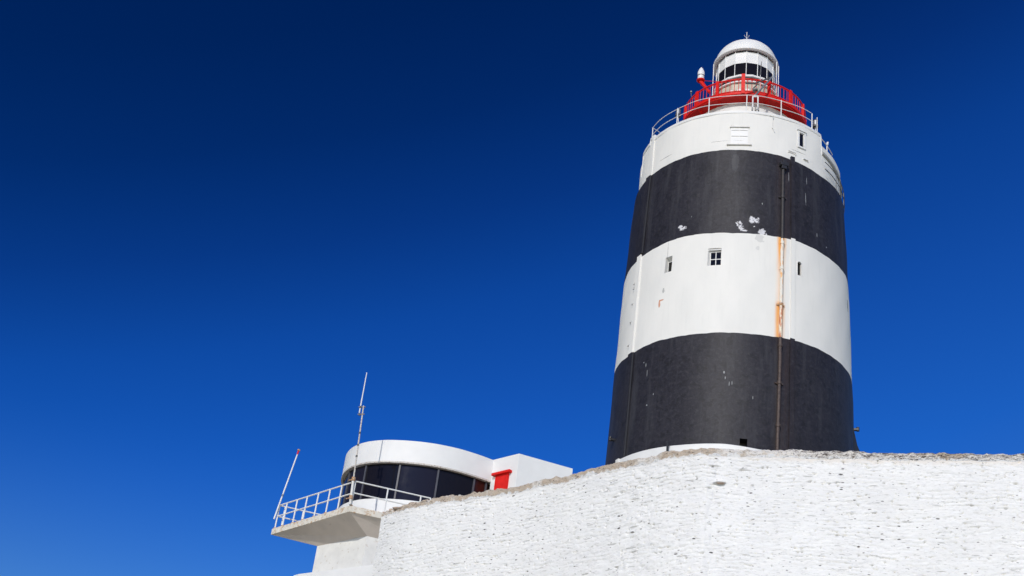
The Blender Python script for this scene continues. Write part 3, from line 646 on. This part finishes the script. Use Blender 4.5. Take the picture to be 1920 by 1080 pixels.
# balcony railing
BR = bpy.data.objects.new('balcony_railing', None); col.objects.link(BR); BR.parent = WH
Tt = Vector((-19.86, 53.74, 18.5)); C0 = Vector((-15.48, 50.22, 18.5)); E1 = Vector((-12.5, 51.65, 18.5)); Bk = Vector((-17.9, 54.75, 18.5))
def edge(a, b, fr):
    for h in (1.1, .58):
        m = MB(); m.tube([a+Vector((0, 0, h)), b+Vector((0, 0, h))], .032, 8); m.build('rail', M['rail'], BR, smooth=True)
    for f in fr:
        p = a.lerp(b, f); m = MB(); m.tube([p, p+Vector((0, 0, 1.1))], .034, 8); m.build('post', M['rail'], BR, smooth=True); m = MB(); m.tube([p, p+Vector((0, 0, .035))], .075, 8); m.build('base_plate', M['rust'], BR)
edge(Tt, C0, (0, .105, .245, .38, .53, .68, .83)); edge(C0, E1, (.0, .43, .87, 1)); edge(Tt, Bk, (.12, .5, .95))
# ------------------------------------------------------------------ antennas at the balcony
a1 = thing('radio_mast', 'tall leaning radio mast clamped to the balcony corner in front of the lookout', 'antenna')
p0 = Vector((-15.50, 50.10, 18.52)); p1 = Vector((-15.72, 50.10, 22.85)); p2 = Vector((-15.83, 50.10, 24.66))
m = MB(); m.tube([p0, p0.lerp(p1, .27)], .055, 10); m.build('lower_pole', M['white_old'], a1, smooth=True)
m = MB(); m.tube([p0.lerp(p1, .27), p1+Vector((0, 0, .2))], .036, 10, r2=.03); m.build('middle_pole', M['polep'], a1, smooth=True)
m = MB(); m.tube([p1+Vector((-.13, 0, -.15)), p2+Vector((-.03, 0, 0))], .03, 8, r2=.02); m.build('whip', M['rail'], a1, smooth=True)
for f in (.07, .26, .95, 1.03):
    q = p0.lerp(p1, f); m = MB()
    if f > .9: m.tube([q+Vector((-.2, -.0, 0)), q+Vector((.1, 0, .02))], .028, 6); m.tube([q+Vector((-.11, 0, -.05)), q+Vector((-.11, 0, .05))], .045, 8)
    else: m.tube([q+Vector((0, 0, -.08)), q+Vector((0, 0, .08))], .085, 8); m.tube([q+Vector((-.25, .18, 0)), q], .03, 6)
    m.build('clamp', M['rust'] if f < .9 else M['dsteel'], a1)
for f in (.5, .62, .75):
    q = p0.lerp(p1, f); m = MB(); m.tube([q-Vector((0, 0, .04)), q+Vector((0, 0, .04))], .046, 8); m.build('cable_tie', M['dsteel'], a1)
a2 = thing('rod_antenna', 'slim white rod antenna with red tip at the outer balcony corner', 'antenna')
q0 = Vector((-19.95, 53.62, 18.9)); q1 = Vector((-19.50, 53.6, 22.05))
m = MB(); m.tube([q0, q1], .038, 10, r2=.03); m.build('rod', M['rail'], a2, smooth=True)
m = MB(); m.tube([q1, q1+(q1-q0).normalized()*.18], .036, 10); m.build('tip', M['red'], a2, smooth=True)
m = MB(); m.tube([q1+(q1-q0).normalized()*.18, q1+(q1-q0).normalized()*.24], .07, 10); m.build('cap', M['rust'], a2)
m = MB(); q = q0.lerp(q1, .36); m.tube([q-Vector((0, 0, .05)), q+Vector((0, 0, .05))], .05, 8); m.build('clamp', M['steel'], a2)

# ------------------------------------------------------------------ the whitewashed rubble wall
ctrl = [(-9, 26), (-6.9, 24.61), (-6.33, 24.1), (-5.83, 23.79), (-4.61, 23.12), (-3.57, 22.52), (-2.77, 21.97), (-2.13, 21.5), (-1.52, 21.07), (-1.01, 20.74), (-.42, 20.50), (-.2, 20.49), (.81, 20.43), (2.01, 20.34), (2.85, 20.27), (4.62, 20.07), (7.0, 19.75), (10.5, 19.3)]
ctrl = ctrl[1:]
rng = np.random.RandomState(7)
LAT = rng.rand(256, 256)
def vn(x, y):
    xi = np.floor(x).astype(int); yi = np.floor(y).astype(int); fx = x-xi; fy = y-yi; fx = fx*fx*(3-2*fx); fy = fy*fy*(3-2*fy)
    g_ = lambda a, b: LAT[a % 256, b % 256]
    return (g_(xi, yi)*(1-fx)+g_(xi+1, yi)*fx)*(1-fy)+(g_(xi, yi+1)*(1-fx)+g_(xi+1, yi+1)*fx)*fy
def fbm(x, y, o=4, g_=.5):
    s = 0; a = 1; t = 0
    for i in range(o): s = s+a*vn(x*2**i+i*17.3, y*2**i+i*9.1); t += a; a *= g_
    return s/t
dens = np.array(resample(ctrl, 400)); dd = np.r_[0, np.cumsum(np.hypot(*np.diff(dens, axis=0).T))]
Ltot = dd[-1]; NU = int(Ltot/.0125)
su = np.linspace(0, Ltot, NU+1); cxy = np.c_[np.interp(su, dd, dens[:, 0]), np.interp(su, dd, dens[:, 1])]
tan = np.gradient(cxy, axis=0); tan /= np.hypot(tan[:, 0], tan[:, 1])[:, None]; nor = np.c_[tan[:, 1], -tan[:, 0]]
ZF, ZC = 8.86, 9.0
vv = np.r_[np.linspace(3.4, 5.8, 14)[:-1], np.arange(5.8, ZF, .0125)]; NV0 = len(vv)
Ug, Vg = np.meshgrid(su, vv)
# rough slate courses: cells in a warped lattice
wu = Ug+.10*(fbm(Ug*2.1, Vg*3.0)-.5)*2; wv = Vg+.11*(fbm(Ug*.9+40, Vg*1.4+11, 3)-.5)*2+.022*(fbm(Ug*7+3, Vg*6)-.5)*2
CH = .068
row = np.floor(wv/CH).astype(int); fv = wv/CH-row
rnd = lambda a, b: LAT[(a*37+b*101) % 256, (a*61+b*13) % 256]
lw = .16+.30*rnd(row, row*0+5); offx = rnd(row, row*0+9)*3
ci = np.floor((wu+offx)/lw).astype(int); fu = (wu+offx)/lw-ci
prot = rnd(ci, row)
dv = np.minimum(fv, 1-fv)*CH; du = np.minimum(fu, 1-fu)*lw
jm = fbm(Ug*3.3+7, Vg*8+2, 3)               # where the joints are open, where limewash fills them
patch = fbm(Ug*.7+3, Vg*1.1+8, 3)
ed = np.minimum(dv, du*1.3)
open_ = np.clip((jm-.46)/.16, 0, 1)
groove = np.clip(1-ed/.013, 0, 1)**1.0*open_
hole = np.clip((fbm(Ug*15+5, Vg*34+1, 2)-.76)/.05, 0, 1)*np.clip(1-ed/.03, 0, 1)
disp = .010*(prot-.5)*np.clip(ed/.012, 0, 1)*np.clip(patch*1.6-.2, .25, 1) - .012*groove - .045*hole + .06*(fbm(Ug*.55, Vg*.6+5, 3)-.5) + .010*(fbm(Ug*6, Vg*13, 3)-.5) + .008*(fbm(Ug*14, Vg*34, 3)-.5) + .006*(fbm(Ug*35, Vg*60, 2)-.5)
# swollen rough patch left of the seam, seam itself
us = np.interp(-.30, cxy[:, 0], su)
disp += .07*np.exp(-((Ug-us+.15)/.22)**2)*(fbm(Vg*1.5+2, Vg*.0+3, 2)) - .011*np.exp(-((Ug-us-.06+.03*np.sin(Vg*5)+.02*np.sin(Vg*13))/.016)**2)*np.clip(fbm(Vg*3, Vg*0+2, 3)*3-1, 0, 1)
rough2 = np.exp(-((Ug-us+1.2)/1.0)**2); disp += rough2*.035*(fbm(Ug*9+1, Vg*12+4, 3)-.5)
X3 = cxy[None, :, 0]+nor[None, :, 0]*disp; Y3 = cxy[None, :, 1]+nor[None, :, 1]*disp
Z3 = Vg+0*Ug
topw = .05*(fbm(su*1.7, su*0+3, 4)-.5)*2+.018*(fbm(su*9, su*0+7, 3)-.5)*2     # uneven top line
Z3 += np.clip((Vg-8.4)/.46, 0, 1)*topw[None, :]*.7
# capping: rough mortar rolling back over the top
capd = [(.0, .012), (-.003, .045), (-.007, .08), (-.015, .115), (-.04, .145), (-.08, .165), (-.15, .18), (-.30, .185), (-.5, .17), (-.65, .10), (-.72, -.02), (-.74, -2.0), (-.74, -5.4)]
rows_x, rows_y, rows_z = [X3], [Y3], [Z3]
capx, capy, capz = [], [], []
ZT0 = vv[-1]
for kk, (o, h) in enumerate(capd):
    nz_ = fbm(su*6+kk*3.1, su*0+kk*.7, 4)-.5; nz2 = fbm(su*14+kk*5.1, su*0+kk*1.7+9, 3)-.5
    lump = (0.040*nz_+.022*nz2)*min(1, kk/2) if kk < 10 else 0*nz_
    off_ = o+(.03*(fbm(su*4, su*0+21, 3)-.5)+lump*.6)*min(1, kk/3)+disp[-1]*max(0, 1-kk/4)
    capx.append(cxy[:, 0]+nor[:, 0]*off_); capy.append(cxy[:, 1]+nor[:, 1]*off_); capz.append(ZT0+h+topw*.7+lump*(.9 if kk > 2 else .3))
def gridmesh(name, X, Y, Z, mat, parent, uv, bottom=None):
    nr, nc = X.shape; co = np.stack([X, Y, Z], -1).reshape(-1, 3).astype(np.float32)
    me = bpy.data.meshes.new(name); i = np.arange((nr-1)*(nc-1)); r_ = i//(nc-1); c_ = i % (nc-1); a = r_*nc+c_
    q = np.stack([a, a+1, a+nc+1, a+nc], -1).astype(np.int32)
    me.vertices.add(len(co)); me.vertices.foreach_set('co', co.ravel()); me.loops.add(q.size); me.loops.foreach_set('vertex_index', q.ravel())
    me.polygons.add(len(q)); me.polygons.foreach_set('loop_start', (np.arange(len(q))*4).astype(np.int32)); me.polygons.foreach_set('loop_total', np.full(len(q), 4, np.int32))
    me.update(); me.validate(); ul = me.uv_layers.new(name='UVMap'); ul.data.foreach_set('uv', uv.reshape(-1, 2)[q.ravel()].astype(np.float32).ravel())
    me.polygons.foreach_set('use_smooth', np.ones(len(q), bool)); me.materials.append(mat); o = bpy.data.objects.new(name, me); col.objects.link(o); o.parent = parent; return o
SW = thing('whitewashed_wall', 'long whitewashed rubble stone wall with rough mortar capping across the foreground', 'wall')
k = NT('limewashed_stone'); tc = k.n('TexCoord'); uvn = tc.outputs['UV']
c = k.mix(k.mapr(k.noise(uvn, 1.3, 6, .6), .35, .65), (.845, .84, .825), (.79, .785, .775))
st = k.noise(k.scale(uvn, 5, 26, 1), 1.0, 6, .7, .6)
c = k.mix(k.mapr(st, .57, .70, 0, .5), c, (.46, .45, .43))
st2 = k.noise(k.scale(uvn, 7, 60, 1), 1.0, 5, .7, .4); c = k.mix(k.mapr(st2, .585, .65, 0, .7), c, (.26, .25, .24))
def specks(c, su_, sv_, rad, thr, colr, amt=.95, dist=.035):
    wn = k.n('TexNoise'); k.l(uvn, wn.inputs['Vector']); wn.inputs['Scale'].default_value = 22
    off = k.n('VectorMath', operation='MULTIPLY_ADD'); k.l(wn.outputs['Color'], off.inputs[0]); off.inputs[1].default_value = (dist, dist*.5, 0); k.l(uvn, off.inputs[2])
    vo = k.n('TexVoronoi'); vo.voronoi_dimensions = '2D'; k.l(k.scale(off.outputs[0], su_, sv_, 1), vo.inputs['Vector']); vo.inputs['Scale'].default_value = 1; vo.inputs['Randomness'].default_value = 1
    sc_ = k.n('SeparateColor'); k.l(vo.outputs['Color'], sc_.inputs[0])
    r_ = k.math('MULTIPLY', k.mapr(sc_.outputs[1], 0, 1, .35, 1.3), rad)
    r_ = k.math('MULTIPLY', r_, k.mapr(k.noise(uvn, .9, 4, .65), .38, .60, .5, 1.12))
    msk = k.math('MULTIPLY', k.mapr(k.math('SUBTRACT', vo.outputs['Distance'], r_), .02, -.03), k.math('GREATER_THAN', sc_.outputs[0], thr))
    return k.mix(k.math('MULTIPLY', msk, amt), c, colr)
c = specks(c, 3.4, 8.5, .085, .72, (.05, .045, .04))
c = specks(c, 5.0, 13.0, .10, .80, (.10, .09, .085), .8)
c = specks(c, 2.0, 16.0, .17, .80, (.30, .29, .27), .6, .05)
pit = k.noise(k.scale(uvn, 15, 34, 1), 1.0, 4, .7, .3); pm = k.noise(uvn, .9, 3)
c = k.mix(k.math('MULTIPLY', k.mapr(pit, .70, .73), .9), c, (.07, .065, .06))
spf = k.n('SeparateXYZ'); k.l(uvn, spf.inputs[0])
edge_ = k.math('ADD', spf.outputs[1], k.math('MULTIPLY', k.math('SUBTRACT', k.noise(uvn, 3.5, 8, .78), .5), .30))
edge_ = k.math('MULTIPLY', k.mapr(edge_, 8.77, 8.84), k.mapr(spf.outputs[0], us+.3, us+1.2, .15, .8)); c = k.mix(edge_, c, (.77, .71, .64))
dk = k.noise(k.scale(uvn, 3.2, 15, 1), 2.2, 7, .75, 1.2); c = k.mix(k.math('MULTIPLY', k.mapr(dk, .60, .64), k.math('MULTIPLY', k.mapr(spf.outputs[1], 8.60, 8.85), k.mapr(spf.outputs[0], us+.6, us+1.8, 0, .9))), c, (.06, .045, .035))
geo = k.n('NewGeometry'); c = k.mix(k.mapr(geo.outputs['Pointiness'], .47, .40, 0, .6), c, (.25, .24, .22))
k.l(c, k.b.inputs['Base Color']); k.b.inputs['Roughness'].default_value = .85
hb = k.math('ADD', k.noise(k.scale(uvn, 12, 30, 1), 1, 8, .7), k.math('MULTIPLY', k.noise(uvn, 40, 4, .6), .35))
k.l(k.bump(hb, .40, .022), k.b.inputs['Normal']); wm_ = k.m
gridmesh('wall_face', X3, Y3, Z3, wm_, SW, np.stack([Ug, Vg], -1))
k = NT('cap_mortar'); tc = k.n('TexCoord'); uvn = tc.outputs['UV']; sp = k.n('SeparateXYZ'); k.l(uvn, sp.inputs[0]); uu, v_ = sp.outputs[0], sp.outputs[1]
big = k.noise(uvn, 1.6, 5, .6); tanm = k.mapr(k.math('ADD', k.math('SUBTRACT', big, .5), k.mapr(uu, us+.55, us-.1, -.06, .10)), -.03, .05)
tancol = k.mix(k.mapr(k.noise(uvn, 9, 6, .7), .35, .65), (.52, .41, .31), (.60, .52, .43))
c = k.mix(tanm, (.79, .75, .70), tancol)
c = k.mix(k.mapr(k.noise(k.scale(uvn, 3, 5, 1), 2.4, 8, .75, .8), .53, .60, 0, .6), c, (.42, .37, .30))
rk = k.mapr(uu, us+1.0, us+1.9, 0.02, .08)
n3 = k.math('ADD', k.noise(k.scale(uvn, 2.2, 9, 1), 3.2, 8, .78, 1.0), rk)
c = k.mix(k.mapr(n3, .585, .64, 0, .92), c, (.05, .035, .028))
c = k.mix(k.mapr(k.noise(uvn, 22, 5, .7), .60, .68, 0, .6), c, (.76, .73, .69))
paint = k.math('SUBTRACT', k.math('SUBTRACT', v_, .02), k.math('MULTIPLY', k.math('SUBTRACT', k.noise(uvn, 3.5, 8, .78), .5), .40)); c = k.mix(k.mapr(paint, .012, -.012), c, (.79, .79, .78))
n4 = k.math('ADD', k.noise(k.scale(uvn, 3.5, 16, 1), 2.5, 7, .75, 1.2), rk); c = k.mix(k.mapr(n4, .60, .645, 0, .92), c, (.06, .045, .035))
k.l(c, k.b.inputs['Base Color']); k.b.inputs['Roughness'].default_value = .9; k.l(k.bump(k.noise(k.scale(uvn, 1, 1.6, 1), 16, 8, .75), .9, .04), k.b.inputs['Normal'])
cz = np.cumsum([0]+[math.hypot(capd[i][0]-capd[i-1][0], capd[i][1]-capd[i-1][1]) for i in range(1, len(capd))])
CXg = np.array([X3[-1]]+capx); CYg = np.array([Y3[-1]]+capy); CZg = np.array([Z3[-1]]+capz)
uvc = np.stack([np.tile(su, (len(capd)+1, 1)), np.repeat(np.r_[-.02, cz], len(su)).reshape(len(capd)+1, -1)], -1)
# subdivide the capping rows for relief
def refine(A, n=5):
    o = []
    for i in range(min(9, len(A)-1)):
        for j in range(n): o.append(A[i]+(A[i+1]-A[i])*j/n)
    return np.array(o+list(A[9:]))
CXg, CYg, CZg = refine(CXg), refine(CYg), refine(CZg); uvc = refine(uvc)
nzm = (fbm(uvc[..., 0]*13, uvc[..., 1]*26+3, 4)-.5)*.040*(np.arange(len(CXg)) < 45)[:, None]*np.minimum(1, np.arange(len(CXg))/9)[:, None]
CXg = CXg+nor[None, :, 0]*nzm*.7; CYg = CYg+nor[None, :, 1]*nzm*.7; CZg = CZg+nzm
gridmesh('capping', CXg, CYg, CZg, k.m, SW, uvc); capmat = k.m
# left return of the wall
m = MB(); 
ex0, ey0 = cxy[0]; d_ = Vector((-tan[0][0], -tan[0][1], 0)); nb = Vector((-nor[0][0], -nor[0][1], 0))
for z0_, z1_ in ((3.0, 8.9),):
    a = Vector((ex0, ey0, z0_)); b = a+nb*.78
    nseg = 60
    for i in range(nseg):
        za, zb2 = z0_+(z1_-z0_)*i/nseg, z0_+(z1_-z0_)*(i+1)/nseg
        m.quad(Vector((ex0, ey0, za)), a.xy.to_3d()+nb*.78+Vector((0, 0, za)), a.xy.to_3d()+nb*.78+Vector((0, 0, zb2)), Vector((ex0, ey0, zb2)))
m.build('wall_end', M['white_old'], SW)
# loose broken stones where the capping has crumbled, and a slab that juts out
def rock(c_, s_, seed, sq=(1, 1, 1)):
    bm = bmesh.new(); bmesh.ops.create_icosphere(bm, subdivisions=3, radius=1); rg = random.Random(seed); o3 = [Vector((rg.uniform(-1, 1), rg.uniform(-1, 1), rg.uniform(-1, 1))).normalized() for _ in range(9)]
    for v in bm.verts:
        d0 = v.co.copy()
        for n_ in o3:
            t = d0.dot(n_)
            if t > .62: d0 -= n_*(t-.62)
        v.co = Vector((d0.x*s_*sq[0], d0.y*s_*sq[1], d0.z*s_*sq[2]))+Vector(c_)
    r = MB(); r.v = [tuple(v.co) for v in bm.verts]; r.f = [tuple(v.index for v in f.verts) for f in bm.faces]; bm.free(); return r
def onwall(u, dz, back):
    i = int(u/Ltot*NU); return (cxy[i, 0]-nor[i, 0]*back, cxy[i, 1]-nor[i, 1]*back, ZT0+topw[i]*.7+dz)
for q, (u, s_, b_, dz) in enumerate(((.10, .10, .10, .06), (.28, .13, .12, .10), (.46, .14, .10, .12), (.62, .10, .08, .11), (.92, .09, .10, .12), (1.1, .07, .08, .12))):
    r = rock(onwall(u, dz, b_), s_, q, (1.3, 1.0, .62)); rb = r.build('loose_stone', M['stone'] if 'stone' in M else M.setdefault('stone', simple('bare_stone', (.40, .31, .24), .9, var=.3, scale=9, bump=.6, dirt=(.62, .58, .52), dirt_amt=.05)), SW, smooth=True, angle=30)
i = int((us+.16)/Ltot*NU); r = rock((cxy[i, 0]+nor[i, 0]*.03, cxy[i, 1]+nor[i, 1]*.02, 8.37), .10, 42, (1.3, .5, .16)); r.build('jutting_slab', wm_, SW, smooth=True, angle=30)
r = rock((cxy[i, 0]+nor[i, 0]*.01+.02, cxy[i, 1]+nor[i, 1]*.01, 8.35), .075, 43, (1.0, .6, .16)); r.build('bare_mortar', M['stone'], SW, smooth=True)
pg = thing('peg', 'tiny white peg sticking up behind the wall top below the curved windows', 'peg')
ii = int(1.95/Ltot*NU); m = MB(); px_, py_ = cxy[ii]-nor[ii]*.3; m.tube([(px_, py_, 8.9), (px_, py_, 9.10)], .022, 8); m.lathe([(.034, 9.08), (.034, 9.12), (.0, 9.13)], px_, py_, 10); pgm = m.build('shaft', M['white'], pg)
